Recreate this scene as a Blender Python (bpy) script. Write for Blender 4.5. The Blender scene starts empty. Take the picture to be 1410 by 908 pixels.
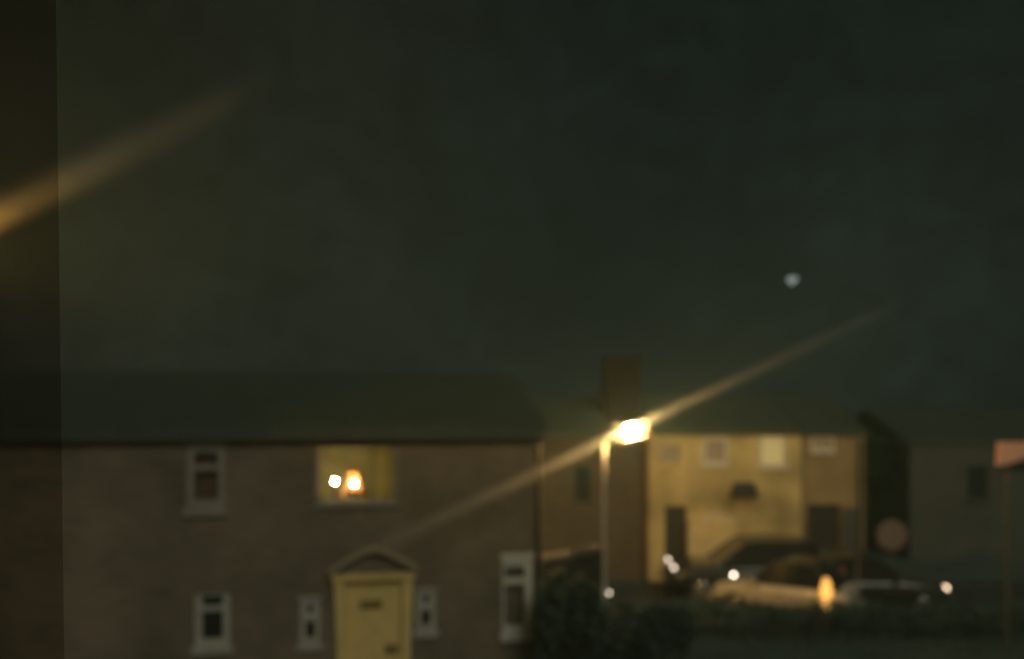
import bpy, bmesh, math, random
from mathutils import Vector, Matrix
random.seed(11)
R = math.radians
S = bpy.context.scene
COL = S.collection
F = 1150.0            # focal length in photo pixels
CX, HY, CAMZ = 705.0, 572.0, 4.4

def W(px, py, Y):
    return Vector(((px - CX) * Y / F, Y, CAMZ - (py - HY) * Y / F))

# ------------------------------------------------------------------ materials
def new_mat(name):
    m = bpy.data.materials.new(name); m.use_nodes = True
    nt = m.node_tree; b = nt.nodes['Principled BSDF']
    return m, nt, b

def mat(name, col, rough=0.7, metal=0.0, spec=0.5, coat=0.0, noise=0.0, nscale=6.0, bump=0.0, emit=None, estr=0.0):
    m, nt, b = new_mat(name)
    b.inputs['Base Color'].default_value = (*col, 1)
    b.inputs['Roughness'].default_value = rough
    b.inputs['Metallic'].default_value = metal
    b.inputs['Specular IOR Level'].default_value = spec
    b.inputs['Coat Weight'].default_value = coat
    b.inputs['Coat Roughness'].default_value = 0.04
    if emit:
        b.inputs['Emission Color'].default_value = (*emit, 1)
        b.inputs['Emission Strength'].default_value = estr
    if noise or bump:
        tc = nt.nodes.new('ShaderNodeTexCoord')
        n = nt.nodes.new('ShaderNodeTexNoise'); n.inputs['Scale'].default_value = nscale
        n.inputs['Detail'].default_value = 6
        nt.links.new(tc.outputs['Object'], n.inputs['Vector'])
        if noise:
            r = nt.nodes.new('ShaderNodeValToRGB')
            r.color_ramp.elements[0].position = 0.3; r.color_ramp.elements[1].position = 0.7
            r.color_ramp.elements[0].color = (*[c * (1 - noise) for c in col], 1)
            r.color_ramp.elements[1].color = (*[min(1, c * (1 + noise)) for c in col], 1)
            nt.links.new(n.outputs['Fac'], r.inputs['Fac'])
            nt.links.new(r.outputs['Color'], b.inputs['Base Color'])
        if bump:
            bp = nt.nodes.new('ShaderNodeBump'); bp.inputs['Strength'].default_value = bump
            bp.inputs['Distance'].default_value = 0.03
            nt.links.new(n.outputs['Fac'], bp.inputs['Height'])
            nt.links.new(bp.outputs['Normal'], b.inputs['Normal'])
    return m

def brick_mat(name, c1, c2, mortar, patch=0.35):
    m, nt, b = new_mat(name)
    tc = nt.nodes.new('ShaderNodeTexCoord')
    mp = nt.nodes.new('ShaderNodeMapping')
    mp.inputs['Rotation'].default_value = (R(90), 0, 0)
    bt = nt.nodes.new('ShaderNodeTexBrick')
    bt.inputs['Scale'].default_value = 1.0
    bt.inputs['Brick Width'].default_value = 0.225
    bt.inputs['Row Height'].default_value = 0.075
    bt.inputs['Mortar Size'].default_value = 0.006
    bt.inputs['Color1'].default_value = (*c1, 1); bt.inputs['Color2'].default_value = (*c2, 1)
    bt.inputs['Mortar'].default_value = (*mortar, 1)
    n = nt.nodes.new('ShaderNodeTexNoise'); n.inputs['Scale'].default_value = 0.9; n.inputs['Detail'].default_value = 4
    r = nt.nodes.new('ShaderNodeValToRGB')
    r.color_ramp.elements[0].position = 0.32; r.color_ramp.elements[1].position = 0.68
    r.color_ramp.elements[0].color = (1 - patch, 1 - patch * 0.9, 1 - patch, 1)
    r.color_ramp.elements[1].color = (1, 1, 1, 1)
    mx = nt.nodes.new('ShaderNodeMixRGB'); mx.blend_type = 'MULTIPLY'; mx.inputs['Fac'].default_value = 1
    L = nt.links.new
    L(tc.outputs['Object'], mp.inputs['Vector']); L(mp.outputs['Vector'], bt.inputs['Vector'])
    L(tc.outputs['Object'], n.inputs['Vector']); L(n.outputs['Fac'], r.inputs['Fac'])
    L(bt.outputs['Color'], mx.inputs['Color1']); L(r.outputs['Color'], mx.inputs['Color2'])
    L(mx.outputs['Color'], b.inputs['Base Color'])
    bp = nt.nodes.new('ShaderNodeBump'); bp.inputs['Strength'].default_value = 0.5; bp.inputs['Distance'].default_value = 0.008
    bp.invert = True
    L(bt.outputs['Fac'], bp.inputs['Height']); L(bp.outputs['Normal'], b.inputs['Normal'])
    b.inputs['Roughness'].default_value = 0.85
    return m

def slate_mat(name, col):
    m, nt, b = new_mat(name)
    tc = nt.nodes.new('ShaderNodeTexCoord')
    bt = nt.nodes.new('ShaderNodeTexBrick')
    bt.inputs['Scale'].default_value = 1.0; bt.inputs['Brick Width'].default_value = 0.3
    bt.inputs['Row Height'].default_value = 0.2; bt.inputs['Mortar Size'].default_value = 0.008
    bt.inputs['Color1'].default_value = (*col, 1); bt.inputs['Color2'].default_value = (*[c * 1.25 for c in col], 1)
    bt.inputs['Mortar'].default_value = (*[c * 0.6 for c in col], 1)
    nt.links.new(tc.outputs['Object'], bt.inputs['Vector'])
    nt.links.new(bt.outputs['Color'], b.inputs['Base Color'])
    b.inputs['Roughness'].default_value = 0.6
    return m

def glass_mat(name, tint=(0.9, 0.9, 0.9), gloss=0.08):
    m = bpy.data.materials.new(name); m.use_nodes = True
    nt = m.node_tree; nt.nodes.clear()
    o = nt.nodes.new('ShaderNodeOutputMaterial')
    t = nt.nodes.new('ShaderNodeBsdfTransparent'); t.inputs['Color'].default_value = (*tint, 1)
    g = nt.nodes.new('ShaderNodeBsdfGlossy'); g.inputs['Roughness'].default_value = 0.02
    mx = nt.nodes.new('ShaderNodeMixShader'); mx.inputs['Fac'].default_value = gloss
    nt.links.new(t.outputs[0], mx.inputs[1]); nt.links.new(g.outputs[0], mx.inputs[2])
    nt.links.new(mx.outputs[0], o.inputs['Surface'])
    return m

def emit_mat(name, col, strength):
    m = bpy.data.materials.new(name); m.use_nodes = True
    nt = m.node_tree; nt.nodes.clear()
    o = nt.nodes.new('ShaderNodeOutputMaterial')
    e = nt.nodes.new('ShaderNodeEmission'); e.inputs['Color'].default_value = (*col, 1)
    e.inputs['Strength'].default_value = strength
    nt.links.new(e.outputs[0], o.inputs['Surface'])
    return m

def mist_mat(name, dens, col, sx, sigma, grow=0.65):
    """flare streak as added scattering mist: dense on the local X axis, thinning outwards"""
    m = bpy.data.materials.new(name); m.use_nodes = True
    nt = m.node_tree; nt.nodes.clear()
    o = nt.nodes.new('ShaderNodeOutputMaterial')
    v = nt.nodes.new('ShaderNodeVolumeScatter'); v.inputs['Color'].default_value = (*col, 1)
    tc = nt.nodes.new('ShaderNodeTexCoord')
    sep = nt.nodes.new('ShaderNodeSeparateXYZ')
    def mth(op, a, b=None):
        n = nt.nodes.new('ShaderNodeMath'); n.operation = op
        for i, q in enumerate((a, b)):
            if q is None: continue
            if isinstance(q, (int, float)): n.inputs[i].default_value = q
            else: nt.links.new(q, n.inputs[i])
        return n.outputs[0]
    nt.links.new(tc.outputs['Object'], sep.inputs[0])
    y2 = mth('MULTIPLY', sep.outputs[1], sep.outputs[1]); z2 = mth('MULTIPLY', sep.outputs[2], sep.outputs[2])
    ax = mth('ABSOLUTE', sep.outputs[0])
    sg = mth('ADD', mth('MULTIPLY', ax, sigma * 0.10), sigma)         # widens away from the lamp
    q = mth('DIVIDE', mth('ADD', y2, z2), mth('MULTIPLY', sg, sg))
    g = mth('EXPONENT', mth('MULTIPLY', q, -1.0))
    fade = mth('MAXIMUM', mth('SUBTRACT', 1.0, mth('DIVIDE', ax, sx)), 0.0)
    n = nt.nodes.new('ShaderNodeTexNoise'); n.inputs['Scale'].default_value = 0.8
    nt.links.new(tc.outputs['Object'], n.inputs['Vector'])
    fade = mth('MULTIPLY', fade, mth('ADD', 1.0 - grow, mth('MULTIPLY', ax, grow)))
    lean = mth('MINIMUM', mth('MAXIMUM', mth('SUBTRACT', 1.3, mth('MULTIPLY', sep.outputs[0], 0.5)), 0.9), 2.2)   # thicker towards -X
    fade = mth('MULTIPLY', fade, lean)
    d = mth('MULTIPLY', mth('MULTIPLY', g, fade), mth('MULTIPLY', mth('ADD', n.outputs['Fac'], 0.5), dens))
    nt.links.new(d, v.inputs['Density'])
    nt.links.new(v.outputs[0], o.inputs['Volume'])
    return m

M = {}
M['brick'] = brick_mat('brick', (0.29, 0.205, 0.14), (0.22, 0.165, 0.115), (0.30, 0.27, 0.20), 0.42)
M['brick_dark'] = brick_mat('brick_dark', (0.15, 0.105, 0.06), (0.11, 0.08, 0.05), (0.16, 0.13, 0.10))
M['slate'] = slate_mat('slate', (0.052, 0.072, 0.056))
M['render_cream'] = mat('render_cream', (0.58, 0.475, 0.22), 0.85, noise=0.5, nscale=0.75, bump=0.2)
M['render_grey'] = mat('render_grey', (0.095, 0.10, 0.085), 0.85, noise=0.15, nscale=1.2, bump=0.2)
M['render_brown'] = mat('render_brown', (0.36, 0.27, 0.135), 0.85, noise=0.2, nscale=1.2, bump=0.2)
M['white'] = mat('white_paint', (0.74, 0.71, 0.64), 0.45, noise=0.08, nscale=9)
M['dim_white'] = mat('darker_white_paint', (0.34, 0.29, 0.25), 0.7, noise=0.15, nscale=7)  # darkest of the whites, for the upstairs frames
M['muted_white'] = mat('muted_white_paint', (0.50, 0.46, 0.41), 0.6, noise=0.15, nscale=7)  # white toned down, for the downstairs frames
M['door_paint'] = mat('cream_yellow_paint', (0.92, 0.67, 0.27), 0.4, noise=0.08, nscale=5)
M['stone'] = mat('stone', (0.42, 0.38, 0.31), 0.8, noise=0.15, nscale=5, bump=0.2)
M['dark_wood'] = mat('dark_wood', (0.035, 0.032, 0.026), 0.6, noise=0.2, nscale=8)
M['warm_stone'] = mat('warm_stone', (0.46, 0.37, 0.24), 0.8, noise=0.15, nscale=5)
M['soot'] = mat('sooty_brick', (0.036, 0.030, 0.020), 0.95, spec=0.1, noise=0.2, nscale=5)
M['brass'] = mat('dull_brass', (0.28, 0.18, 0.06), 0.55, metal=0.0, noise=0.2, nscale=9)
M['brown_blind'] = mat('brown_blind', (0.20, 0.155, 0.105), 0.8, noise=0.2, nscale=5)
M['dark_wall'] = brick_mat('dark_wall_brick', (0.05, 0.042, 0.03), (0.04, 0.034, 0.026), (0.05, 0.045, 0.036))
M['coping'] = mat('coping_stone', (0.16, 0.14, 0.11), 0.8, noise=0.15, nscale=5)
M['black_metal'] = mat('black_metal', (0.03, 0.032, 0.03), 0.45, noise=0.2, nscale=8)
M['galv'] = mat('painted_steel', (0.55, 0.53, 0.47), 0.4, noise=0.12, nscale=9)
M['grey_steel'] = mat('grey_steel', (0.085, 0.09, 0.08), 0.5, noise=0.15, nscale=8)
M['dark_glass'] = mat('dark_window_glass', (0.02, 0.022, 0.02), 0.06, spec=0.6)
M['red_blind'] = mat('red_brown_blind', (0.16, 0.085, 0.055), 0.8, noise=0.2, nscale=6)
M['beige_blind'] = mat('lit_beige_blind', (0.45, 0.37, 0.24), 0.8, noise=0.1, nscale=6, emit=(1, .78, .42), estr=0.07)
M['bay_cream'] = mat('bay_cream_paint', (0.74, 0.60, 0.30), 0.7, noise=0.15, nscale=2)
M['pale_blind'] = mat('lit_yellow_blind', (0.80, 0.70, 0.40), 0.8, noise=0.1, nscale=6, emit=(1, .80, .34), estr=0.27)
M['clear_glass'] = glass_mat('clear_window_glass', (0.95, 0.95, 0.94), 0.05)
M['tint_glass'] = glass_mat('tinted_glass', (0.80, 0.76, 0.74), 0.004)
M['room_wall'] = mat('ochre_wallpaper', (0.50, 0.44, 0.19), 0.85, noise=0.3, nscale=2.5)
M['curtain'] = mat('yellow_curtain', (0.80, 0.70, 0.24), 0.9, noise=0.15, nscale=4)
M['shade'] = mat('orange_lamp_shade', (0.70, 0.34, 0.10), 0.8)
M['bulb'] = emit_mat('lit_bulb', (1, 0.78, 0.42), 520)
M['glow_bulb'] = emit_mat('lit_globe', (1, 0.82, 0.50), 520)
M['sodium'] = emit_mat('sodium_lens', (1, 0.60, 0.20), 2350)
M['halo_orange'] = emit_mat('orange_halo_glow', (1, 0.34, 0.09), 0.9)  # glow standing for the orange halo round the lantern
M['sodium_off'] = emit_mat('sodium_lens_side', (1, 0.55, 0.10), 3000)
M['white_glint'] = emit_mat('headlight_glint', (1, 0.84, 0.64), 14)  # emission here and below stands for lamp glints reflected in the cars
M['warm_glint'] = emit_mat('warm_headlight_glint', (1, 0.72, 0.46), 9)
M['pale_glint'] = emit_mat('small_pale_glint', (1, 0.82, 0.64), 7)  # glow for reflected dots on cars and lamp post
M['orange_glint'] = emit_mat('tail_light_glint', (1, 0.47, 0.10), 1.7)  # glow for the orange reflection in the tail light
M['tail_off'] = mat('tail_light_red', (0.30, 0.06, 0.03), 0.2)
M['lens_off'] = mat('headlight_lens', (0.55, 0.55, 0.52), 0.08, coat=1)
M['star'] = emit_mat('pale_distant_glow', (0.78, 0.92, 0.90), 0.36)
M['silver'] = mat('silver_car_paint', (0.66, 0.58, 0.42), 0.4, metal=0.1, coat=1)
M['dark_paint'] = mat('dark_green_car_paint', (0.016, 0.021, 0.018), 0.35, coat=0.6)
M['black_paint'] = mat('charcoal_car_paint', (0.03, 0.032, 0.028), 0.35, coat=0.7)
M['tyre'] = mat('tyre_rubber', (0.02, 0.02, 0.02), 0.8)
M['rim'] = mat('alloy', (0.4, 0.4, 0.38), 0.3, metal=0.8)
M['trim'] = mat('black_plastic', (0.02, 0.02, 0.02), 0.5)
M['plate'] = mat('plate_white', (0.6, 0.58, 0.5), 0.4)
M['pink_board'] = mat('pink_board', (0.95, 0.52, 0.38), 0.6, noise=0.06, nscale=4)
M['grey_sign'] = mat('pinkish_grey_sign', (0.21, 0.155, 0.13), 0.6, noise=0.08, nscale=4)
M['bark'] = mat('bark', (0.06, 0.05, 0.035), 0.9, noise=0.3, nscale=9, bump=0.5)
M['leaf'] = mat('leaf', (0.050, 0.095, 0.080), 0.6, noise=0.35, nscale=2.2)
M['leaf_dark'] = mat('leaf_dark', (0.042, 0.08, 0.068), 0.6, noise=0.35, nscale=1.5)
M['grass'] = mat('grass_blades', (0.060, 0.11, 0.095), 0.7, noise=0.3, nscale=1.5)
M['ground'] = mat('ground_soil', (0.06, 0.10, 0.085), 0.9, noise=0.25, nscale=0.7, bump=0.3)
M['asphalt'] = mat('asphalt', (0.036, 0.046, 0.042), 0.75, noise=0.25, nscale=3, bump=0.3)
M['paving'] = mat('paving', (0.14, 0.14, 0.12), 0.8, noise=0.2, nscale=3)

# ------------------------------------------------------------------ mesh helpers
def box(bm, c, s, rot=None, taper=None):
    """c centre, s full sizes"""
    r = bmesh.ops.create_cube(bm, size=1.0)
    vs = r['verts']
    for v in vs:
        k = 1.0
        if taper and v.co.z < 0: k = taper
        v.co = Vector((v.co.x * s[0] * k, v.co.y * s[1], v.co.z * s[2]))
        if rot is not None: v.co = rot @ v.co
        v.co += Vector(c)
    return vs

def boxb(bm, x0, x1, y0, y1, z0, z1):
    return box(bm, ((x0 + x1) / 2, (y0 + y1) / 2, (z0 + z1) / 2), (x1 - x0, y1 - y0, z1 - z0))

def tube(bm, p0, p1, r0, r1, n=14):
    p0, p1 = Vector(p0), Vector(p1)
    d = p1 - p0
    r = bmesh.ops.create_cone(bm, cap_ends=True, segments=n, radius1=r0, radius2=r1, depth=d.length)
    q = d.to_track_quat('Z', 'Y').to_matrix()
    for v in r['verts']: v.co = q @ v.co + (p0 + p1) / 2
    return r['verts']

def sphere(bm, c, r, n=16, sc=(1, 1, 1)):
    q = bmesh.ops.create_uvsphere(bm, u_segments=n, v_segments=n // 2 + 2, radius=r)
    for v in q['verts']: v.co = Vector((v.co.x * sc[0], v.co.y * sc[1], v.co.z * sc[2])) + Vector(c)
    return q['verts']

def prism(bm, pts, y0, y1):
    """polygon in XZ extruded along Y"""
    a = [bm.verts.new((x, y0, z)) for x, z in pts]; b = [bm.verts.new((x, y1, z)) for x, z in pts]
    bm.faces.new(a); bm.faces.new(list(reversed(b)))
    n = len(pts)
    for i in range(n):
        j = (i + 1) % n
        bm.faces.new((a[j], a[i], b[i], b[j]))

def obj(name, bm, m, parent=None, smooth=False, bevel=0.0, loc=None):
    bmesh.ops.recalc_face_normals(bm, faces=bm.faces)
    me = bpy.data.meshes.new(name); bm.to_mesh(me); bm.free()
    me.materials.append(m)
    if smooth:
        for p in me.polygons: p.use_smooth = True
    o = bpy.data.objects.new(name, me); COL.objects.link(o)
    if parent is not None: o.parent = parent
    if loc is not None: o.location = loc
    if bevel:
        b = o.modifiers.new('bevel', 'BEVEL'); b.width = bevel; b.segments = 2; b.limit_method = 'ANGLE'
    return o

def tag(o, label, cat, group=None, kind=None):
    o['label'] = label
    if cat: o['category'] = cat
    if group: o['group'] = group
    if kind: o['kind'] = kind
    return o

def thing(name, label, cat, loc=(0, 0, 0), rz=0.0, group=None):
    o = bpy.data.objects.new(name, None); COL.objects.link(o)
    o.location = loc; o.rotation_euler = (0, 0, rz); o.empty_display_size = 0.2
    return tag(o, label, cat, group)

def structure(name, bm, m):
    o = obj(name, bm, m); o['kind'] = 'structure'; return o

def BM(): return bmesh.new()

def wall(bm, u0, u1, w0, w1, holes, th):
    """wall in XZ, front at y=0, thickness th, with rectangular openings"""
    us = sorted({u0, u1, *[h[0] for h in holes], *[h[1] for h in holes]})
    ws = sorted({w0, w1, *[h[2] for h in holes], *[h[3] for h in holes]})
    us = [u for u in us if u0 <= u <= u1]; ws = [w for w in ws if w0 <= w <= w1]
    nu, nw = len(us) - 1, len(ws) - 1
    def solid(i, j):
        if i < 0 or j < 0 or i >= nu or j >= nw: return False
        cu, cw = (us[i] + us[i + 1]) / 2, (ws[j] + ws[j + 1]) / 2
        return not any(h[0] < cu < h[1] and h[2] < cw < h[3] for h in holes)
    V = {}
    def v(i, j, k):
        if (i, j, k) not in V: V[(i, j, k)] = bm.verts.new((us[i], th * k, ws[j]))
        return V[(i, j, k)]
    for i in range(nu):
        for j in range(nw):
            if not solid(i, j): continue
            bm.faces.new((v(i, j, 0), v(i + 1, j, 0), v(i + 1, j + 1, 0), v(i, j + 1, 0)))
            bm.faces.new((v(i, j + 1, 1), v(i + 1, j + 1, 1), v(i + 1, j, 1), v(i, j, 1)))
            if not solid(i - 1, j): bm.faces.new((v(i, j, 0), v(i, j + 1, 0), v(i, j + 1, 1), v(i, j, 1)))
            if not solid(i + 1, j): bm.faces.new((v(i + 1, j, 0), v(i + 1, j, 1), v(i + 1, j + 1, 1), v(i + 1, j + 1, 0)))
            if not solid(i, j - 1): bm.faces.new((v(i, j, 0), v(i, j, 1), v(i + 1, j, 1), v(i + 1, j, 0)))
            if not solid(i, j + 1): bm.faces.new((v(i, j + 1, 0), v(i + 1, j + 1, 0), v(i + 1, j + 1, 1), v(i, j + 1, 1)))

def window(parent, hole, fm, pm, fw=0.07, bars=(), mull=(), sill=0.09, sill_out=0.07, back=None, set_in=0.035, head=0.0, fwl=None, fwt=None):
    """a window in opening hole=(u0,u1,w0,w1): frame mesh (part) > pane, sill"""
    u0, u1, w0, w1 = hole
    e = 0.003
    u0 += e; u1 -= e; w0 += e; w1 -= e
    b = BM(); d0, d1 = set_in - 0.03, set_in + 0.05
    fl = fwl or fw; ft = fwt or fw
    boxb(b, u0, u0 + fl, d0, d1, w0, w1); boxb(b, u1 - fw, u1, d0, d1, w0, w1)
    boxb(b, u0 + fl, u1 - fw, d0, d1, w0, w0 + fw); boxb(b, u0 + fl, u1 - fw, d0, d1, w1 - ft, w1)
    for z in bars: boxb(b, u0 + fl, u1 - fw, d0 + 0.006, d1 - 0.006, z - fw * 0.4, z + fw * 0.4)
    for x in mull: boxb(b, x - fw * 0.3, x + fw * 0.3, d0 + 0.01, d1 - 0.01, w0 + fw, w1 - fw)
    f = obj('window', b, fm, parent)
    b = BM(); boxb(b, u0 + fl, u1 - fw, set_in + 0.012, set_in + 0.022, w0 + fw, w1 - ft)
    obj('pane', b, pm, f)
    if back is not None:
        b = BM(); boxb(b, u0 + fl, u1 - fw, d1 + 0.04, d1 + 0.06, w0 + fw, w1 - ft)
        obj('blind', b, back, f)
    if sill:
        b = BM(); boxb(b, u0 - 0.04, u1 + 0.04, -sill_out, 0.05 - 0.053, w0 - sill, w0 - 0.004)
        obj('sill', b, fm, f)
    if head:
        b = BM(); boxb(b, u0 - 0.03, u1 + 0.03, -0.03, -0.003, w1 + 0.004, w1 + head)
        obj('lintel', b, fm, f)
    return f

def roof(parent, u0, u1, depth, eave, rise, over=0.22, m=None):
    b = BM(); t = 0.12
    half = depth / 2
    dz = rise / half * over
    pts = [(-over, eave - dz), (half, eave + rise), (depth + over, eave - dz), (depth + over, eave - dz + t), (half, eave + rise + t), (-over, eave - dz + t)]
    a = [b.verts.new((u0 - 0.1, y, z)) for y, z in pts]; c = [b.verts.new((u1 + 0.1, y, z)) for y, z in pts]
    # two sloping slabs
    for i in range(6):
        j = (i + 1) % 6
        b.faces.new((a[i], a[j], c[j], c[i]))
    b.faces.new((a[0], a[1], a[4], a[5])); b.faces.new((a[1], a[2], a[3], a[4]))
    b.faces.new((c[5], c[4], c[1], c[0])); b.faces.new((c[4], c[3], c[2], c[1]))
    return obj('roof', b, m or M['slate'], parent)

def leaf_cloud(bm, n, sampler, size):
    for _ in range(n):
        c = sampler()
        s = size * random.uniform(0.6, 1.4)
        q = Matrix.Rotation(random.uniform(0, 6.28), 3, 'Z') @ Matrix.Rotation(random.uniform(-1.2, 1.2), 3, 'X') @ Matrix.Rotation(random.uniform(0, 6.28), 3, 'Z')
        pts = [(-s, 0, 0), (0, -s * 0.45, 0.12 * s), (s, 0, 0), (0, s * 0.45, 0.12 * s)]
        bm.faces.new([bm.verts.new(Vector(c) + q @ Vector(p)) for p in pts])

# ------------------------------------------------------------------ ground
b = BM()
g = bmesh.ops.create_grid(b, x_segments=40, y_segments=40, size=400)
for v in g['verts']: v.co.y += 150
structure('ground', b, M['ground'])
b = BM(); boxb(b, -40, 60, 2.0, 9.6, -0.1, 0.006)
structure('road', b, M['asphalt'])
b = BM(); boxb(b, -40, 60, 9.6, 11.2, -0.1, 0.12)
structure('pavement', b, M['paving'])
b = BM(); boxb(b, 1.9, 32, 17.05, 21.4, -0.1, 0.010)
structure('parking_area', b, M['asphalt'])
b = BM(); boxb(b, 1.9, 32, 21.4, 21.55, -0.1, 0.12)
structure('kerb', b, M['asphalt'])

b = BM()
for _ in range(9000):
    x, y = random.uniform(1.2, 12.5), random.uniform(11.6, 16.2)
    h = random.uniform(0.04, 0.13); a = random.uniform(0, 6.28)
    dx, dy = math.cos(a) * 0.012, math.sin(a) * 0.012
    lx, ly = random.uniform(-.05, .05), random.uniform(-.05, .05)
    b.faces.new([b.verts.new(p) for p in ((x - dx, y - dy, 0), (x + dx, y + dy, 0), (x + lx, y + ly, h))])
tag(obj('grass', b, M['grass']), 'dark unlit grass in front of the low hedge and cars', 'grass', kind='stuff')

# ------------------------------------------------------------------ brick house (left)
T = 0.177; Y0 = 12.886; YAW = math.atan(T); CS = math.cos(YAW)
def U(px):
    k = (px - CX) / F; Y = Y0 / (1 - T * k); return k * Y / CS
def Z(px, py):
    k = (px - CX) / F; Y = Y0 / (1 - T * k); return CAMZ - (py - HY) * Y / F
def hole(x0, x1, y0, y1):
    xm = (x0 + x1) / 2
    return (U(x0), U(x1), Z(xm, y1), Z(xm, y0))
def hA(px, py, v):     # world point from facade-local (u,v,w)
    u = U(px); w = Z(px, py)
    return Vector((u * CS - v * math.sin(YAW), Y0 + u * math.sin(YAW) + v * CS, w))

house = thing('brick_house', 'brown brick house with a big lit upstairs window and hooded cream doorway', 'house', (0, Y0, 0), YAW)
h_up = hole(257, 310, 614, 698)
h_lit = hole(434, 547, 611, 694)
h_low = hole(268, 317, 818, 890)
h_nl = hole(413, 441, 826, 886)
h_nr = hole(573, 600, 814, 868)
h_r = hole(692, 733, 770, 872)
h_door = hole(476, 553, 800, 974)
uL, uR = U(-320), U(746)
eave = 4.12
b = BM(); wall(b, uL, uR, 0, eave, [h_up, h_lit, h_low, h_nl, h_nr, h_r, h_door], 0.3)
boxb(b, uL, uL + 0.3, 0.304, 6, 0, eave); boxb(b, uR - 0.3, uR, 0.304, 6, 0, eave); boxb(b, uL + 0.304, uR - 0.304, 5.7, 6, 0, eave)
# gable triangles
for ux in (uL, uR - 0.3):
    a = [b.verts.new((ux + d, y, z)) for d in (0, 0.3) for y, z in ((0, eave + .004), (6, eave + .004), (3, eave + 0.88))]
    b.faces.new((a[0], a[1], a[2])); b.faces.new((a[3], a[5], a[4]))
    b.faces.new((a[0], a[2], a[5], a[3])); b.faces.new((a[1], a[4], a[5], a[2])); b.faces.new((a[0], a[3], a[4], a[1]))
obj('wall', b, M['brick'], house)
rf = roof(house, uL, uR, 6.0, eave, 0.95, over=0.04)
b = BM(); boxb(b, uL, uR, -0.13, -0.045, eave - 0.08, eave - 0.015)
obj('gutter', b, M['grey_steel'], house)
window(house, h_up, M['dim_white'], M['clear_glass'], fw=0.095, bars=((h_up[2] * 0.36 + h_up[3] * 0.64),), sill=0.13, head=0.06, back=M['red_blind'])['label'] = 'dull pale sash window upstairs'
zl = h_low[2] * 0.28 + h_low[3] * 0.72
f = window(house, h_low, M['muted_white'], M['dark_glass'], fw=0.10, fwt=0.025, bars=(zl,), sill=0.10)
f['label'] = 'white framed dark window downstairs'
for h_ in (h_nl, h_nr):
    zm = h_[2] * 0.45 + h_[3] * 0.55
    f = window(house, h_, M['muted_white'], M['dark_glass'], fw=0.075, bars=(zm,), sill=0.10, head=0.05)
    # small glazed roundel in the upper light
    um = (h_[0] + h_[1]) / 2; zt = (zm + h_[3]) / 2
    b = BM()
    for k in range(20):
        a0, a1 = k * math.pi / 10, (k + 1) * math.pi / 10
        p = [(um + r_ * math.cos(a) * 0.8, zt + r_ * math.sin(a)) for a, r_ in ((a0, .07), (a1, .07), (a1, .115), (a0, .115))]
        prism(b, p, 0.012, 0.04)
    obj('roundel', b, M['white'], f)
zr = h_r[2] * 0.30 + h_r[3] * 0.70
f = window(house, h_r, M['white'], M['clear_glass'], fw=0.11, fwl=0.03, bars=(zr,), sill=0.11, head=0.09, set_in=0.03, back=M['brown_blind'])

# lit window with the room behind it
f = window(house, h_lit, M['dim_white'], M['clear_glass'], fw=0.045, sill=0.05, sill_out=0.05, set_in=0.05)
f['label'] = 'large lit upstairs window showing two bright lamps'
b = BM()
ru0, ru1, rz0, rz1, rd0, rd1 = h_lit[0] - 0.5, h_lit[1] + 0.25, h_lit[2] - 0.45, h_lit[3] + 0.10, 0.31, 1.65
boxb(b, ru0, ru1, rd1, rd1 + 0.1, rz0, rz1)
boxb(b, ru0 - 0.1, ru0 - 0.003, rd0, rd1, rz0, rz1); boxb(b, ru1 + 0.003, ru1 + 0.1, rd0, rd1, rz0, rz1)
boxb(b, ru0, ru1, rd0, rd1 - 0.003, rz0 - 0.1, rz0 - 0.003); boxb(b, ru0, ru1, rd0, rd1 - 0.003, rz1 + 0.003, rz1 + 0.1)
obj('room', b, M['room_wall'], house)
# table inside, below the sill; curtain on the right
b = BM()
cw = []
c0, c1 = U(514), U(556)
n = 24
for i in range(n + 1):
    u = c0 + (c1 - c0) * i / n
    cw.append((u + 0.10, 1.45 + 0.03 * math.sin(i * 1.6)))
va = [b.verts.new((u, v, rz0 + 0.05)) for u, v in cw]; vb = [b.verts.new((u, v, rz1 - 0.03)) for u, v in cw]
for i in range(n): b.faces.new((va[i], va[i + 1], vb[i + 1], vb[i]))
cur = obj('curtain', b, M['curtain'], house, smooth=True)
sol = cur.modifiers.new('thick', 'SOLIDIFY'); sol.thickness = 0.012

def room_lamp(px, py, v, label, shade, bulb, r):
    p = hA(px, py, v)
    zt = h_lit[2] - 0.12
    t = thing('table_lamp', label, 'lamp', (p.x, p.y, zt), YAW, 'lamps in the lit upstairs room')
    hgt = p.z - zt
    b = BM(); tube(b, (0, 0, 0), (0, 0, 0.03), 0.09, 0.08); tube(b, (0, 0, 0.031), (0, 0, hgt - r - 0.002), 0.022, 0.014)
    obj('base', b, M['black_metal'], t)
    b = BM(); sphere(b, (0, 0, hgt), r)
    obj('bulb', b, bulb, t, smooth=True)
    if shade:
        b = BM(); n = 18
        prof = [(0.08, hgt + 0.24), (0.10, hgt + 0.12), (0.14, hgt - 0.02), (0.19, hgt - 0.12), (0.235, hgt - 0.20)]
        ring = [[b.verts.new((rr * math.cos(a), rr * math.sin(a), zz)) for a in [R(-55) + R(290) * k / n for k in range(n + 1)]] for rr, zz in prof]
        for i in range(len(prof) - 1):
            for k in range(n): b.faces.new((ring[i][k], ring[i][k + 1], ring[i + 1][k + 1], ring[i + 1][k]))
        s = obj('lamp_shade', b, M['shade'], t, smooth=True)
        q = s.modifiers.new('thick', 'SOLIDIFY'); q.thickness = 0.006
    return t
ta = hA(478, 690, 0.75)
tb = thing('side_table', 'low side table under the two lamps in the lit upstairs room', 'table', (ta.x, ta.y, rz0), YAW)
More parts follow.
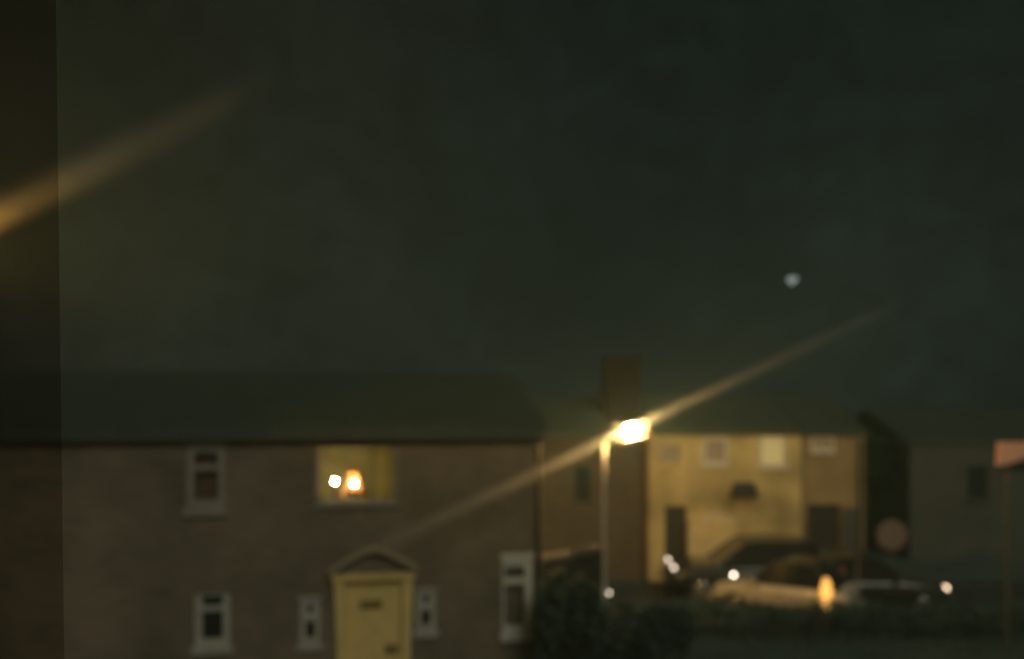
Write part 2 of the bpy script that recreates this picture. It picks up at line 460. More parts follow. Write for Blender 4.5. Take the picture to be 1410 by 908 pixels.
b = BM(); boxb(b, -0.62, 0.62, -0.24, 0.24, h_lit[2] - 0.155 - rz0, h_lit[2] - 0.122 - rz0)
obj('table_top', b, M['dark_wood'], tb)
for sx in (-1, 1):
    for sy in (-1, 1):
        b = BM(); boxb(b, sx * 0.56 - 0.02, sx * 0.56 + 0.02, sy * 0.19 - 0.02, sy * 0.19 + 0.02, 0.002, h_lit[2] - 0.158 - rz0)
        obj('leg', b, M['dark_wood'], tb)
room_lamp(459, 668, 0.72, 'bare white globe lamp left of the orange shaded lamp upstairs', False, M['glow_bulb'], 0.021)
room_lamp(487, 672, 0.72, 'table lamp with glowing orange bell shade in the upstairs window', True, M['bulb'], 0.021)

# door with flared surround and arched hood
u0, u1, z0, z1 = h_door
b = BM(); boxb(b, u0 + 0.004, u1 - 0.004, 0.02, 0.07, 0.01, z1 - 0.004)
door = obj('door', b, M['door_paint'], house)
b = BM()
wd = u1 - u0
for (a0, a1, q0, q1) in ((.14, .46, .52, .80), (.54, .86, .52, .80), (.14, .46, .12, .44), (.54, .86, .12, .44)):
    U0, U1, Q0, Q1 = u0 + wd * a0, u0 + wd * a1, z1 * q0, z1 * q1
    for (x0, x1, y0_, y1_) in ((U0, U1, Q0, Q0 + .02), (U0, U1, Q1 - .02, Q1), (U0, U0 + .02, Q0 + .021, Q1 - .021), (U1 - .02, U1, Q0 + .021, Q1 - .021)):
        boxb(b, x0, x1, 0.006, 0.0185, y0_, y1_)
obj('door_moulding', b, M['door_paint'], door)
pk = hole(496, 526, 827, 838)
b = BM(); boxb(b, pk[0], pk[1], -0.006, 0.004, pk[2], pk[3])
obj('name_plate', b, M['brass'], door)
pk = hole(530, 548, 888, 900)
b = BM(); boxb(b, pk[0], pk[1], -0.012, 0.004, pk[2], pk[3])
obj('letter_box', b, M['brass'], door)
b = BM()
tw = 0.17
for s, uu in ((-1, u0), (1, u1)):
    # pilaster, wider at the top
    pts = [(uu + s * 0.003, 0.0), (uu + s * 0.09, 0.0), (uu + s * tw, z1 + 0.02), (uu + s * 0.003, z1 + 0.02)]
    prism(b, pts, -0.07, -0.003)
obj('pilaster', b, M['door_paint'], house)
b = BM(); boxb(b, u0 - tw - 0.03, u1 + tw + 0.03, -0.10, -0.003, z1 + 0.024, z1 + 0.12)
obj('lintel', b, M['door_paint'], house)
# arched hood: a curved band over a dark tympanum
um = (u0 + u1) / 2; hw = (u1 - u0) / 2 + tw + 0.07; zb = z1 + 0.124; rise = 0.34
def arc(k, n, hw_, r_): 
    x = -1 + 2 * k / n
    return um + hw_ * x, zb + r_ * (0.55 * max(0.0, math.cos(x * math.pi / 2)) + 0.45 * (1 - abs(x)))
b = BM(); n = 20
for k in range(n):
    x0, q0 = arc(k, n, hw, rise); x1, q1 = arc(k + 1, n, hw, rise)
    prism(b, [(x0, q0), (x1, q1), (x1, q1 + 0.075), (x0, q0 + 0.065)], -0.16, -0.003)
obj('door_hood', b, M['warm_stone'], house)
b = BM()
pts = [arc(k, n, hw - 0.05, rise - 0.03) for k in range(n + 1)]
prism(b, [(x, z + 0.002) for x, z in pts], -0.03, -0.003)
obj('tympanum', b, M['brick'], house)
b = BM(); tube(b, (U(740), -0.07, 0.01), (U(740), -0.07, eave - 0.16), 0.03, 0.03)
obj('drainpipe', b, M['black_metal'], house)

# ------------------------------------------------------------------ garden wall with coping
g0 = Vector((W(748, 0, 13.45).x, 13.45, 0)); g1 = Vector((W(836, 0, 14.8).x, 14.8, 0))
gw = thing('garden_wall', 'dark garden wall with pale coping between brick house and lamp post', 'wall', g0, math.atan2(g1.y - g0.y, g1.x - g0.x))
gl = (g1 - g0).length
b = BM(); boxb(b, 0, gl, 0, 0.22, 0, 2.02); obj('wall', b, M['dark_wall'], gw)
b = BM(); boxb(b, -0.02, gl + 0.04, -0.04, 0.26, 2.023, 2.09); obj('coping', b, M['coping'], gw)

# ------------------------------------------------------------------ cream house behind the cars
YF = 22.0
def hF(x0, x1, y0, y1, Y=YF, ox=0.0):
    a = W(x0, y1, Y); c = W(x1, y0, Y)
    return (a.x - ox, c.x - ox, a.z, c.z)
fx0 = W(893, 0, YF).x; fx1 = W(1104, 0, YF).x
fh = thing('cream_house', 'cream rendered house lit yellow by the street lamp behind the parked cars', 'house', (fx0, YF, 0))
def hC(*a): return hF(*a, ox=fx0)
H = fx1 - fx0
eF = W(0, 599, YF).z
hw1 = hC(968, 1002, 603, 640); hw2 = hC(1045, 1084, 599, 642); hw3 = hC(1117, 1149, 600, 622); hw0 = hC(908, 938, 612, 640)
hd = hC(915, 946, 697, 812); hg = hC(1110, 1157, 695, 812); hb = hC(946, 1012, 712, 750)
hd = (hd[0], hd[1], 0.0, hd[3]); hg = (hg[0], hg[1], 0.0, hg[3])
b = BM(); wall(b, 0, H, 0, eF, [hw0, hw1, hw2, hd], 0.3)
boxb(b, 0, 0.3, 0.304, 5, 0, eF); boxb(b, H - 0.3, H, 0.304, 5, 0, eF); boxb(b, 0.304, H - 0.304, 4.7, 5, 0, eF)
obj('wall', b, M['render_cream'], fh)
roof(fh, 0, H - 0.12, 5.0, eF, 0.95, over=0.06)
f = window(fh, hw1, M['white'], M['clear_glass'], fw=0.08, bars=(), sill=0.08, back=M['beige_blind'])
f = window(fh, hw0, M['bay_cream'], M['clear_glass'], fw=0.04, bars=(), sill=0.09, back=M['beige_blind'])
f = window(fh, hw2, M['white'], M['clear_glass'], fw=0.06, sill=0.09, back=M['pale_blind'], head=0.04); f['label'] = 'bright window with pale blind'
b = BM(); boxb(b, hd[0] + .003, hd[1] - .003, 0.10, 0.15, 0.01, hd[3] - 0.003)
obj('door', b, M['dark_wood'], fh)
# round-topped cream bay beside the door
b = BM(); xm = (hb[0] + hb[1]) / 2; rr = (hb[1] - hb[0]) / 2
pts = [(hb[0], 0.0), (hb[1], 0.0)] + [(xm + rr * math.cos(a), hb[3] - 0.18 + 0.30 * math.sin(a)) for a in [math.pi * k / 14 for k in range(15)]]
prism(b, pts, -0.22, -0.003)
bay = obj('bay', b, M['bay_cream'], fh)
b = BM()
for k in range(14):
    a0, a1 = math.pi * k / 14, math.pi * (k + 1) / 14
    p = [(xm + 0.12 + r_ * math.cos(a), hb[3] - 0.13 + r_ * 0.62 * math.sin(a)) for a, r_ in ((a0, .30), (a1, .30), (a1, .38), (a0, .38))]
    prism(b, p, -0.26, -0.223)
obj('arch_moulding', b, M['white'], bay)
# small dark hood on the wall
b = BM(); hh = hC(1004, 1040, 664, 684)
prism(b, [(hh[0], hh[2]), (hh[1], hh[2]), (hh[1] - .12, hh[3]), (hh[0] + .12, hh[3])], -0.30, -0.003)
obj('hood', b, M['dark_wood'], fh)
# brown house joined on at the right
bx0 = W(1105, 0, YF + 0.2).x; bx1 = W(1190, 0, YF + 0.2).x
bh = thing('terraced_house', 'brown rendered house joined to the cream house with dark garage door', 'house', (bx0, YF + 0.2, 0))
def hB(*a): return hF(*a, Y=YF + 0.2, ox=bx0)
hw3 = hB(1117, 1149, 600, 622); hg = hB(1111, 1157, 695, 812); hg = (hg[0], hg[1], 0.0, hg[3])
HB = bx1 - bx0
b = BM(); wall(b, 0, HB, 0, eF - .03, [hw3, hg], 0.3)
boxb(b, 0, 0.3, 0.304, 5, 0, eF - .03); boxb(b, HB - 0.3, HB, 0.304, 5, 0, eF - .03)
obj('wall', b, M['render_brown'], bh)
window(bh, hw3, M['white'], M['clear_glass'], fw=0.06, sill=0.06, back=M['beige_blind'])
b = BM(); boxb(b, hg[0] + .003, hg[1] - .003, 0.10, 0.15, 0.01, hg[3] - 0.003)
for k in range(1, 5): boxb(b, hg[0] + .02, hg[1] - .02, 0.085, 0.097, k * hg[3] / 5 - 0.02, k * hg[3] / 5 + 0.02)
obj('garage_door', b, M['dark_wood'], bh)
b = BM(); hh = hB(1159, 1180, 700, 752); boxb(b, hh[0], hh[1], -0.06, -0.003, 0, hh[3])
obj('gate_pier', b, M['render_grey'], bh)
b = BM(); tube(b, (HB - 0.15, -0.06, 0.01), (HB - 0.15, -0.06, eF - 0.13), 0.04, 0.04)
obj('drainpipe', b, M['black_metal'], bh)
roof(bh, 0.12, HB, 5.0, eF - .03, 0.94, over=0.06)

# darker brick neighbour, between the lamp post and the cream house
nx0 = W(640, 0, YF + 0.35).x; nx1 = fx0 - 0.02
nh = thing('terraced_house', 'dark brick terraced house seen behind the lamp post', 'house', (nx0, YF + 0.35, 0))
b = BM(); hN = hF(790, 815, 640, 690, YF + 0.35, nx0); wall(b, 0, nx1 - nx0, 0, eF - 0.05, [hN], 0.3)
boxb(b, 0, 0.3, 0.304, 5, 0, eF - .05); boxb(b, nx1 - nx0 - 0.3, nx1 - nx0, 0.304, 5, 0, eF - .05)
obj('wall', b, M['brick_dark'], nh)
window(nh, hN, M['dark_wood'], M['dark_glass'], fw=0.06)
nr = roof(nh, 0.1, nx1 - nx0 - 0.15, 5.0, eF - 0.05, 0.95, over=0.06)
ca, cb = W(832, 0, 23.6).x - nx0, W(880, 0, 23.6).x - nx0
b = BM(); boxb(b, ca, cb, 0.9, 1.7, eF + 0.2, 5.95); boxb(b, ca - .05, cb + .05, .85, 1.75, 5.953, 6.05)
obj('chimney', b, M['soot'], nr)

# ------------------------------------------------------------------ grey house at the right
YR = 25.5
rx0 = W(1252, 0, YR).x; rx1 = W(1620, 0, YR).x
rh = thing('grey_house', 'dim grey rendered house at the right beyond the round sign', 'house', (rx0, YR, 0))
eR = W(0, 612, YR).z
hr1 = hF(1330, 1362, 640, 690, YR, rx0)
b = BM(); wall(b, 0, rx1 - rx0, 0, eR, [hr1], 0.3); boxb(b, 0, 0.3, 0.304, 6, 0, eR)
obj('wall', b, M['render_grey'], rh)
window(rh, hr1, M['grey_steel'], M['dark_glass'], fw=0.05)
roof(rh, 0, rx1 - rx0, 6, eR, 1.0, over=0.06)

# ------------------------------------------------------------------ street lamp
YL = 13.6
pb = W(832, 0, YL); ptop = W(832, 606, YL).z
lamp = thing('street_lamp', 'lit street lamp with pale post and glowing white lantern head', 'street lamp', (pb.x, YL, 0))
b = BM(); tube(b, (0, 0, 0), (0, 0, 1.1), 0.085, 0.075); tube(b, (0, 0, 1.1), (0, 0, ptop), 0.034, 0.030); tube(b, (0, 0, 1.08), (0, 0, 1.16), 0.09, 0.06)
obj('post', b, M['galv'], lamp, smooth=False)
hc = W(870, 592, YL) - Vector((pb.x, YL, 0))
b = BM(); tube(b, (0, 0, ptop - 0.05), (hc.x - 0.20, 0, hc.z + 0.02), 0.028, 0.028)
obj('arm', b, M['black_metal'], lamp)
tilt = Matrix.Rotation(R(-13), 3, 'Y')
b = BM()
box(b, hc + tilt @ Vector((0, 0.0, 0.155)), (0.50, 0.34, 0.05), tilt)
box(b, hc + tilt @ Vector((0, 0.0, 0.20)), (0.34, 0.24, 0.036), tilt)
box(b, hc + tilt @ Vector((0, 0.0, -0.145)), (0.42, 0.32, 0.03), tilt)
for sx in (-1, 1):
    for sy in (-1, 1): box(b, hc + tilt @ Vector((sx * 0.21, sy * 0.135, 0.0)), (0.022, 0.022, 0.256), tilt)
obj('lantern_frame', b, M['black_metal'], lamp)
b = BM(); box(b, hc, (0.17, 0.15, 0.14), tilt, taper=0.9)
obj('lantern_glass', b, M['sodium'], lamp)
b = BM()
for (dx, dz, sx_, sz_) in ((0, -.155, .50, .05), (0, .128, .40, .02), (.235, 0, .035, .26), (-.215, 0, .03, .22)):
    box(b, hc + tilt @ Vector((dx, -0.128, dz)), (sx_, .02, sz_), tilt)
obj('halo_rim', b, M['halo_orange'], lamp)  # glowing bars added to draw the orange halo
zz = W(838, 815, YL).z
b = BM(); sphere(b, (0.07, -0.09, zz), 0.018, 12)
obj('post_glint', b, M['pale_glint'], lamp, smooth=True)  # glowing dot added as a glint on the post

# second lamp, just outside the picture at the left
Y2 = 9.0
p2 = W(-130, 356, Y2)
lamp2 = thing('street_lamp', 'orange street lamp beyond the left edge, source of the left streak', 'street lamp', (p2.x, Y2, 0))
b = BM(); tube(b, (0, 0, 0), (0, 0, p2.z - 0.2), 0.075, 0.045); obj('post', b, M['galv'], lamp2)
b = BM(); box(b, (0, 0, p2.z + 0.1), (0.5, 0.3, 0.05)); box(b, (0, 0, p2.z - 0.09), (0.62, 0.5, 0.04)); box(b, (0.0, 0.235, p2.z + .005), (0.62, 0.03, 0.146)); obj('lantern_frame', b, M['black_metal'], lamp2)  # back plate and wide tray added to keep light off the facade
b = BM(); box(b, (0, 0, p2.z), (0.3, 0.18, 0.13)); obj('lantern_glass', b, M['sodium_off'], lamp2)

# ------------------------------------------------------------------ flare streaks, drawn with added tubes of lit mist
def streak(label, pA, pB, centre, dens, sigma, reach, col, grow=0.65):
    d = (pB - pA); L = d.length
    ax = d.normalized()
    q = ax.to_track_quat('X', 'Z')
    b = BM(); n = 16
    ta, tbb = (pA - centre).dot(ax), (pB - centre).dot(ax)
    rings = []
    for t in [ta + (tbb - ta) * i / 12 for i in range(13)]:
        rr = 2.1 * sigma * (1 + 0.10 * abs(t))
        rings.append([b.verts.new((t, rr * math.cos(2 * math.pi * k / n), rr * math.sin(2 * math.pi * k / n))) for k in range(n)])
    for i in range(12):
        for k in range(n): b.faces.new((rings[i][k], rings[i][(k + 1) % n], rings[i + 1][(k + 1) % n], rings[i + 1][k]))
    b.faces.new(rings[0]); b.faces.new(list(reversed(rings[-1])))
    m = mist_mat('flare_mist', dens, col, reach, sigma, grow)
    o = obj('flare_streak', b, m)
    o.matrix_world = Matrix.Translation(centre) @ q.to_matrix().to_4x4()
    tag(o, label, 'light beam', kind='stuff')  # flare streak drawn with added mist
    return o
cA = W(872, 589, YL)
streak('pale slanting flare streak through the lit street lamp, drawn with added mist', W(530, 752, 11.3), W(1260, 409, 17.2), cA, 0.80, 0.058, 7.4, (.88, 0.97, 1.0), 0.6)
cB = p2
streak('wide orange slanting flare streak at the upper left, drawn with added mist', W(-124, 353, Y2), W(430, 80, Y2), W(-130, 356, Y2), 3.4, 0.100, 4.4, (1, 0.92, 0.75), 0.10)

# ------------------------------------------------------------------ cars
def car(name, label, Lc, Wc, Hc, paint, loc, rz, front_glint=None, rear_glint=None, estate=False, top=None, tail=1.0, tx=.945, tz=.52, hz=.46, near_off=False, hx=-.93, hl_sc=(1.1, 1.2, .75)):
    """front towards -X of the thing; origin on the ground under the middle"""
    t = thing(name, label, 'car', loc, rz, 'cars parked in the yard')
    hl, hw = Lc / 2, Wc / 2
    zb = Hc * 0.60                                   # belt line
    st = [(-1.0, .36, .44, .86), (-.97, .24, .50, .92), (-.88, .20, .56, .98), (-.62, .19, .60, 1.0), (-.40, .19, .63, 1.0), (0, .19, .64, 1.0),
          (.5, .19, .645, 1.0), (.80, .20, .64, .985), (.95, .24, .62, .95), (1.0, .34, .54, .90)]
    b = BM(); rings = []
    for (x, lo, hi, w) in st:
        X = x * hl; lo *= Hc; hi *= Hc; w *= hw
        ring = [(-w * .80, lo), (-w * .97, lo + .08 * Hc), (-w, (lo + hi) / 2), (-w * .97, hi - .04 * Hc), (-w * .86, hi), (0, hi + .012), (w * .86, hi), (w * .97, hi - .04 * Hc), (w, (lo + hi) / 2), (w * .97, lo + .08 * Hc), (w * .80, lo)]
        rings.append([b.verts.new((X, y, z)) for y, z in ring])
    nr = len(rings[0])
    for i in range(len(rings) - 1):
        for k in range(nr):
            b.faces.new((rings[i][k], rings[i][(k + 1) % nr], rings[i + 1][(k + 1) % nr], rings[i + 1][k]))
    b.faces.new(rings[0]); b.faces.new(list(reversed(rings[-1])))
    body = obj('body', b, paint, t, smooth=True)
    q = body.modifiers.new('sub', 'SUBSURF'); q.levels = q.render_levels = 1
    # cabin: glass house with painted roof
    f0, f1, r1, r0 = -.42, -.10, (.72 if estate else .52), (.92 if estate else .86)
    zc0, zc1 = Hc * .615, Hc
    prof = [(f0, zc0, .88), (f1, zc1 - .05, .74), (f1 + .12, zc1 - .012, .72), ((f1 + r1) / 2, zc1, .72), (r1 - .08, zc1 - .02, .72), (r1, zc1 - .07, .73), (r0, zc0, .86)]
    def xs(p): return p[0] * hl
    b = BM()
    for side in (-1, 1):
        a = [b.verts.new((xs(p), side * p[2] * hw, p[1])) for p in prof]
        if side < 0: A = a
        else: B = a
        b.faces.new(a)
    for i in range(len(prof) - 1): b.faces.new((A[i], A[i + 1], B[i + 1], B[i]))
    obj('cabin', b, M['dark_glass'], t)
    b = BM()
    rp = prof[1:6]
    up = [(xs(p), p[2] * hw + .012, p[1] + .014) for p in rp]
    for i in range(len(up) - 1):
        (xa, wa, za), (xb, wb, zb_) = up[i], up[i + 1]
        v = [b.verts.new(c) for c in ((xa, -wa, za), (xb, -wb, zb_), (xb, wb, zb_), (xa, wa, za), (xa, -wa, za - .035), (xb, -wb, zb_ - .035), (xb, wb, zb_ - .035), (xa, wa, za - .035))]
        for q in ((0, 1, 2, 3), (7, 6, 5, 4), (0, 1, 5, 4), (3, 2, 6, 7)): b.faces.new([v[k] for k in q])
    top = top or paint
    obj('roof', b, top, t)
    for side in (-1, 1):
        for (xa, za, wa, xb, zb_, wb) in ((prof[0][0], zc0, .88, prof[1][0], prof[1][1], .74), (prof[6][0], zc0, .86, prof[5][0], prof[5][1], .73), (.22, zc0, .87, .20, zc1 - .02, .725)):
            b = BM(); tube(b, (xa * hl, side * (wa * hw + .006), za), (xb * hl, side * (wb * hw + .006), zb_), .028, .024, 8)
            obj('pillar', b, top, t)
    for side in (-1, 1):
        for x in (-.62, .64):
            rw = Hc * .215
            b = BM(); tube(b, (x * hl, side * (hw - .17), rw), (x * hl, side * (hw + .012), rw), rw, rw, 26)
            w_ = obj('wheel', b, M['tyre'], t)
            b = BM(); tube(b, (x * hl, side * (hw + .013), rw), (x * hl, side * (hw + .022), rw), rw * .62, rw * .56, 20)
            obj('rim', b, M['rim'], w_)
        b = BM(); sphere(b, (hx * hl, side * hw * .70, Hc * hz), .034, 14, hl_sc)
        obj('headlight', b, front_glint if front_glint and not (near_off and side < 0) else M['lens_off'], t, smooth=True)
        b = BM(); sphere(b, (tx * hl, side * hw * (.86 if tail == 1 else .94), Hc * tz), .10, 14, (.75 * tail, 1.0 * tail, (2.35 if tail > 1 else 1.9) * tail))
        obj('tail_light', b, rear_glint if rear_glint and side < 0 else M['tail_off'], t, smooth=True)
        b = BM(); box(b, (-.30 * hl, side * (hw + .075), Hc * .66), (.10, .15, .11))
        obj('wing_mirror', b, paint, t, bevel=.02)
        b = BM(); boxb(b, .02 * hl, .10 * hl, side * hw - .012 if side > 0 else -hw - .012, side * hw + .012 if side > 0 else -hw + .012, Hc * .50, Hc * .52)
        obj('door_handle', b, M['trim'], t)
    for x, s in ((-1.0, -1), (1.0, 1)):
        b = BM(); box(b, (x * hl + s * .01, 0, Hc * .30), (.10, Wc * .86, Hc * .12))
        obj('bumper', b, paint, t, bevel=.03)
        b = BM(); box(b, (x * hl + s * .068, 0, Hc * .31), (.012, .5, .11))
        obj('number_plate', b, M['plate'], t)
    return t
ys = 18.2
silver = car('parked_car', 'small silver car with dark roof, glints on headlight and orange tail light', 2.9, 1.5, 1.27, M['silver'], (W(1082, 0, ys).x, ys, 0.012), R(-34), M['white_glint'], M['orange_glint'], top=M['dark_paint'], tail=1.5, tx=.70, tz=.57, hz=.54, near_off=True)
b = BM(); sphere(b, (1.45 * .70, -.75 * 1.13, .52), .03, 12); obj('white_tail_glint', b, M['pale_glint'], silver, smooth=True)  # glowing dot added as a white glint below the tail light
yd = 20.2
car('parked_car', 'dark car with rounded roof parked behind the silver car', 4.05, 1.66, 1.42, M['dark_paint'], (W(1032, 0, yd).x, yd, 0.012), R(-4), M['pale_glint'], None, estate=True, hz=.55)
yb = 18.9
car('parked_car', 'charcoal car parked right of the silver car with a glint on its right headlight', 3.3, 1.6, 1.28, M['black_paint'], (W(1186, 0, yb).x, yb, 0.012), R(180), M['warm_glint'], None, hl_sc=(2.6, 3.2, 1.5), hx=-.955)

# ------------------------------------------------------------------ signs
ysg = 21.0
c = W(1228, 737, ysg)
t = thing('road_sign', 'round pinkish grey sign on a post behind the charcoal car', 'sign', (c.x, ysg, 0))
b = BM(); tube(b, (0, .04, 0), (0, .04, c.z + .3), .03, .03); obj('post', b, M['grey_steel'], t)
b = BM(); tube(b, (0, -.006, c.z), (0, .006, c.z), .38, .38, 36); obj('sign_face', b, M['grey_sign'], t)
ypk = 15.5
c = W(1392, 0, ypk)
t = thing('sign_board', 'pinkish sloped board on a thin pole at the right edge', 'sign', (c.x, ypk, 0))
zt, zb_ = W(0, 609, ypk).z, W(0, 641, ypk).z
b = BM(); tube(b, (0, .1, 0), (0, .1, zb_ + .05), .045, .04); obj('post', b, M['grey_steel'], t)
b = BM(); k = ypk / F
prism(b, [(-20 * k, zb_), (-8 * k, zb_ + 1 * k), (48 * k, zb_ + 20 * k), (48 * k, zt), (-18 * k, zt)], -.03, .03); obj('board', b, M['pink_board'], t)
b = BM(); prism(b, [(-22 * k, zb_ - 4 * k), (48 * k, zb_ - 14 * k), (48 * k, zb_ + 19 * k), (-8 * k, zb_ - .3 * k)], -.04, .04); obj('bracket', b, M['black_metal'], t)

# ------------------------------------------------------------------ distant light in the sky
yk = 42.0
c = W(1091, 386, yk); k = yk / F
b = BM(); pts = []
for i in range(28):
    a = 2 * math.pi * i / 28
    x = 16 * math.sin(a) ** 3; z = 13 * math.cos(a) - 5 * math.cos(2 * a) - 2 * math.cos(3 * a) - math.cos(4 * a)
    pts.append((x * .38 * k, z * .38 * k))
prism(b, pts, -.15, .15)
tag(obj('distant_light', b, M['star'], loc=c), 'small pale heart shaped light high in the dark sky', 'light')

# ------------------------------------------------------------------ plants
def hedge_s():
    x = random.uniform(2.2, 14.5); th = random.gauss(0, .24)
    top = .60 + .05 * math.sin(x * 2.1) + .04 * math.sin(x * 5.3)
    z = top * (1 - random.random() ** 2.2)
    return (x, 16.5 + th * 1.2, z + random.gauss(0, .02))
b = BM(); leaf_cloud(b, 11000, hedge_s, .05)
tag(obj('hedge', b, M['leaf']), 'low dark hedge running in front of the parked cars', 'hedge')

def shrub(cx, cy, rx, ry, hgt, n, label):
    t = thing('shrub', label, 'shrub', (cx, cy, 0))
    lobes = [(random.uniform(-.6, .6) * rx, random.uniform(-.5, .5) * ry, random.uniform(.3, .8) * hgt, random.uniform(.25, .42)) for _ in range(11)]
    def smp():
        lx, ly, lz, r_ = random.choice(lobes)
        v = Vector((random.gauss(0, 1), random.gauss(0, 1), random.gauss(0, 1))).normalized() * random.uniform(.7, 1.05)
        return (lx + v.x * r_ * rx, ly + v.y * r_ * ry, max(.03, min(hgt, lz + v.z * r_ * hgt * .8)))
    b = BM(); leaf_cloud(b, n, smp, .06); obj('foliage', b, M['leaf_dark'], t)
    b = BM()
    for lx, ly, lz, r_ in lobes: tube(b, (lx * .2, ly * .2, 0), (lx, ly, lz), .025, .01, 6)
    obj('stem', b, M['bark'], t)
shrub(W(786, 0, 12.3).x, 12.3, .62, .40, 2.12, 4600, 'tall dark shrub in front of the garden wall beside the brick house')
shrub(W(880, 0, 12.6).x, 12.5, 1.0, .45, 1.60, 5200, 'lower dark shrub at the foot of the lit lamp post')

def tree(px, Y, hgt, r_, label):
    c = W(px, 0, Y)
    t = thing('tree', label, 'tree', (c.x, Y, 0))
    b = BM(); tube(b, (0, 0, 0), (.1, 0, hgt * .5), .16, .10, 10)
    ends = []
    for i in range(9):
        a = i * 2.4; e = Vector((math.cos(a) * r_ * .6, math.sin(a) * r_ * .6, hgt * random.uniform(.5, .85)))
        tube(b, (.1 * (.3 + .05 * i), 0, hgt * (.3 + .02 * i)), e, .06, .015, 7); ends.append(e)
    ends.append(Vector((0, 0, hgt * .8)))
    obj('trunk', b, M['bark'], t)
    def smp():
        e = random.choice(ends)
        v = Vector((random.gauss(0, 1), random.gauss(0, 1), random.gauss(0, 1))).normalized() * random.uniform(.4, 1.05) * r_ * .48
        return e + v
    b = BM(); leaf_cloud(b, 3800, smp, .12); obj('crown', b, M['leaf_dark'], t)
tree(1222, 27.5, 4.0, 1.5, 'dark bushy tree in the gap between the cream and grey houses')

# ------------------------------------------------------------------ tinted glass at the viewing window, left
b = BM(); Yp = 1.0
xt, xb_ = (74.5 - CX) / F * Yp, (86 - CX) / F * Yp
zt, zb_ = CAMZ + HY / F * Yp, CAMZ - (908 - HY) / F * Yp
def ex(z): return xt + (xb_ - xt) * (zt - z) / (zt - zb_)
prism(b, [(-1.25, 3.75), (ex(3.75), 3.75), (ex(5.25), 5.25), (-1.25, 5.25)], Yp, Yp + .004)
tag(obj('window_pane', b, M['tint_glass']), 'upright pane of dark tinted glass along the left edge', 'window')

# ------------------------------------------------------------------ haze added to lift the darks
b = BM(); boxb(b, -16, 22, -3, 46, -1.0, 13.5)
m = bpy.data.materials.new('added_haze'); m.use_nodes = True; n_ = m.node_tree; n_.nodes.clear()
o_ = n_.nodes.new('ShaderNodeOutputMaterial'); v_ = n_.nodes.new('ShaderNodeVolumePrincipled')
v_.inputs['Color'].default_value = (.64, .95, .90, 1); v_.inputs['Density'].default_value = 0.0029
n_.links.new(v_.outputs[0], o_.inputs['Volume'])
o = obj('added_haze', b, m); o['kind'] = 'stuff'; o['label'] = 'thin haze added over the whole street to lift the darks'

# ------------------------------------------------------------------ sky and unseen fill light
w = bpy.data.worlds.new('World'); S.world = w; w.use_nodes = True
nt = w.node_tree; bg = nt.nodes['Background']
EL, AZ = R(40), R(155)
sky = nt.nodes.new('ShaderNodeTexSky'); sky.sky_type = 'NISHITA'; sky.sun_disc = False
sky.sun_elevation = EL; sky.sun_rotation = AZ
bw = nt.nodes.new('ShaderNodeRGBToBW'); nt.links.new(sky.outputs[0], bw.inputs[0])
tc = nt.nodes.new('ShaderNodeTexCoord'); sep = nt.nodes.new('ShaderNodeSeparateXYZ'); nt.links.new(tc.outputs['Generated'], sep.inputs[0])
mr = nt.nodes.new('ShaderNodeMapRange'); mr.inputs['From Min'].default_value = -.55; mr.inputs['From Max'].default_value = .1
nt.links.new(sep.outputs[0], mr.inputs[0])
mc = nt.nodes.new('ShaderNodeMixRGB'); mc.inputs[1].default_value = (1.05, 1.08, .72, 1); mc.inputs[2].default_value = (.56, .98, .80, 1)
nt.links.new(mr.outputs[0], mc.inputs[0])
no = nt.nodes.new('ShaderNodeTexNoise'); no.inputs['Scale'].default_value = 4.0; no.inputs['Detail'].default_value = 5
nt.links.new(tc.outputs['Generated'], no.inputs['Vector'])
nr_ = nt.nodes.new('ShaderNodeMapRange'); nr_.inputs['From Min'].default_value = .3; nr_.inputs['From Max'].default_value = .7
nr_.inputs['To Min'].default_value = .74; nr_.inputs['To Max'].default_value = 1.26
nt.links.new(no.outputs['Fac'], nr_.inputs[0])
no2 = nt.nodes.new('ShaderNodeTexNoise'); no2.inputs['Scale'].default_value = 30.0; no2.inputs['Detail'].default_value = 4
nt.links.new(tc.outputs['Generated'], no2.inputs['Vector'])
nr2 = nt.nodes.new('ShaderNodeMapRange'); nr2.inputs['From Min'].default_value = .3; nr2.inputs['From Max'].default_value = .7
nr2.inputs['To Min'].default_value = .82; nr2.inputs['To Max'].default_value = 1.18
nt.links.new(no2.outputs['Fac'], nr2.inputs[0])
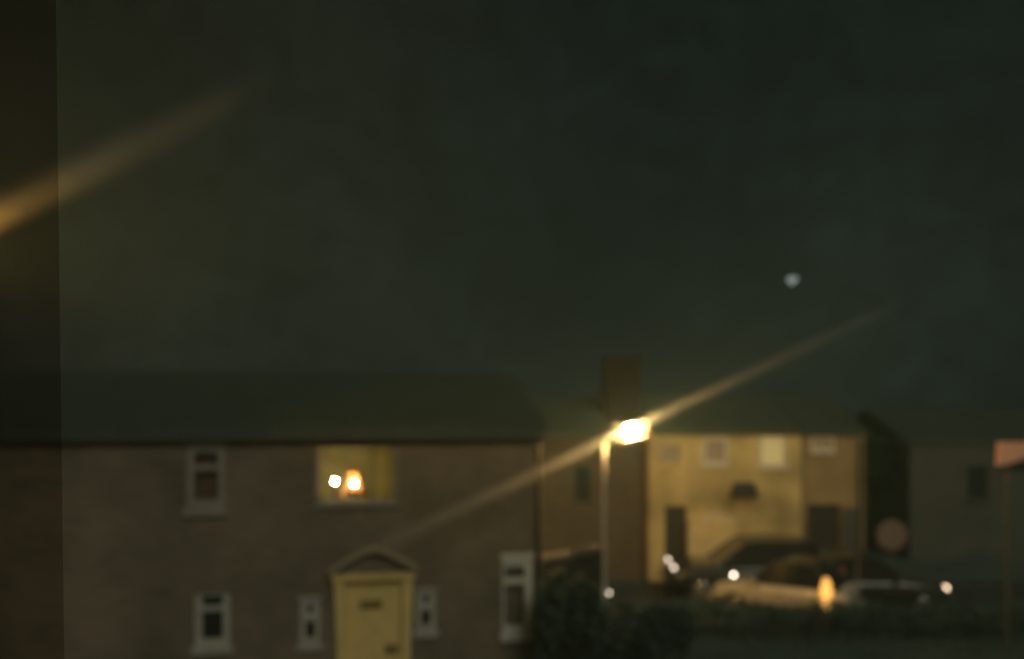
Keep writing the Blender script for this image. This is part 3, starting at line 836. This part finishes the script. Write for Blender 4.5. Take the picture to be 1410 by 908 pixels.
mm = nt.nodes.new('ShaderNodeMath'); mm.operation = 'MULTIPLY'; nt.links.new(nr_.outputs[0], mm.inputs[0]); nt.links.new(nr2.outputs[0], mm.inputs[1])
lim = nt.nodes.new('ShaderNodeMath'); lim.operation = 'POWER'; lim.inputs[1].default_value = 0.25
nt.links.new(bw.outputs[0], lim.inputs[0])
m1 = nt.nodes.new('ShaderNodeMath'); m1.operation = 'MULTIPLY'; nt.links.new(mm.outputs[0], m1.inputs[0]); nt.links.new(lim.outputs[0], m1.inputs[1])
m2 = nt.nodes.new('ShaderNodeMixRGB'); m2.blend_type = 'MULTIPLY'; m2.inputs[0].default_value = 1
nt.links.new(mc.outputs[0], m2.inputs[1]); nt.links.new(m1.outputs[0], m2.inputs[2])
nt.links.new(m2.outputs[0], bg.inputs['Color'])
bg.inputs['Strength'].default_value = 0.0080

sl = bpy.data.lights.new('night_fill', 'SUN'); sl.energy = 0.49; sl.angle = R(25); sl.color = (1.0, .99, .76)  # unseen sun lamp added to lift house fronts and ground
so = bpy.data.objects.new('night_fill', sl); COL.objects.link(so)
so.rotation_euler = Vector((-math.sin(AZ) * math.cos(EL), -math.cos(AZ) * math.cos(EL), -math.sin(EL))).to_track_quat('-Z', 'Y').to_euler()

# ------------------------------------------------------------------ camera
cd = bpy.data.cameras.new('camera'); cam = bpy.data.objects.new('camera', cd); COL.objects.link(cam)
cam.location = (0, 0, CAMZ); cam.rotation_euler = (R(90), 0, 0)
cd.sensor_width = 36; cd.lens = 36 * F / 1410
cd.shift_y = (HY - 454) / 1410
cd.clip_start = 0.05; cd.clip_end = 2000
cd.dof.use_dof = True; cd.dof.focus_distance = 1.0; cd.dof.aperture_fstop = 2.2
S.camera = cam

S.view_settings.view_transform = 'Standard'; S.view_settings.look = 'None'
S.view_settings.exposure = 0; S.view_settings.gamma = 1
S.cycles.use_denoising = True
S.cycles.volume_step_rate = 1.0
S.cycles.max_bounces = 8; S.cycles.transparent_max_bounces = 12
S.cycles.sample_clamp_indirect = 4
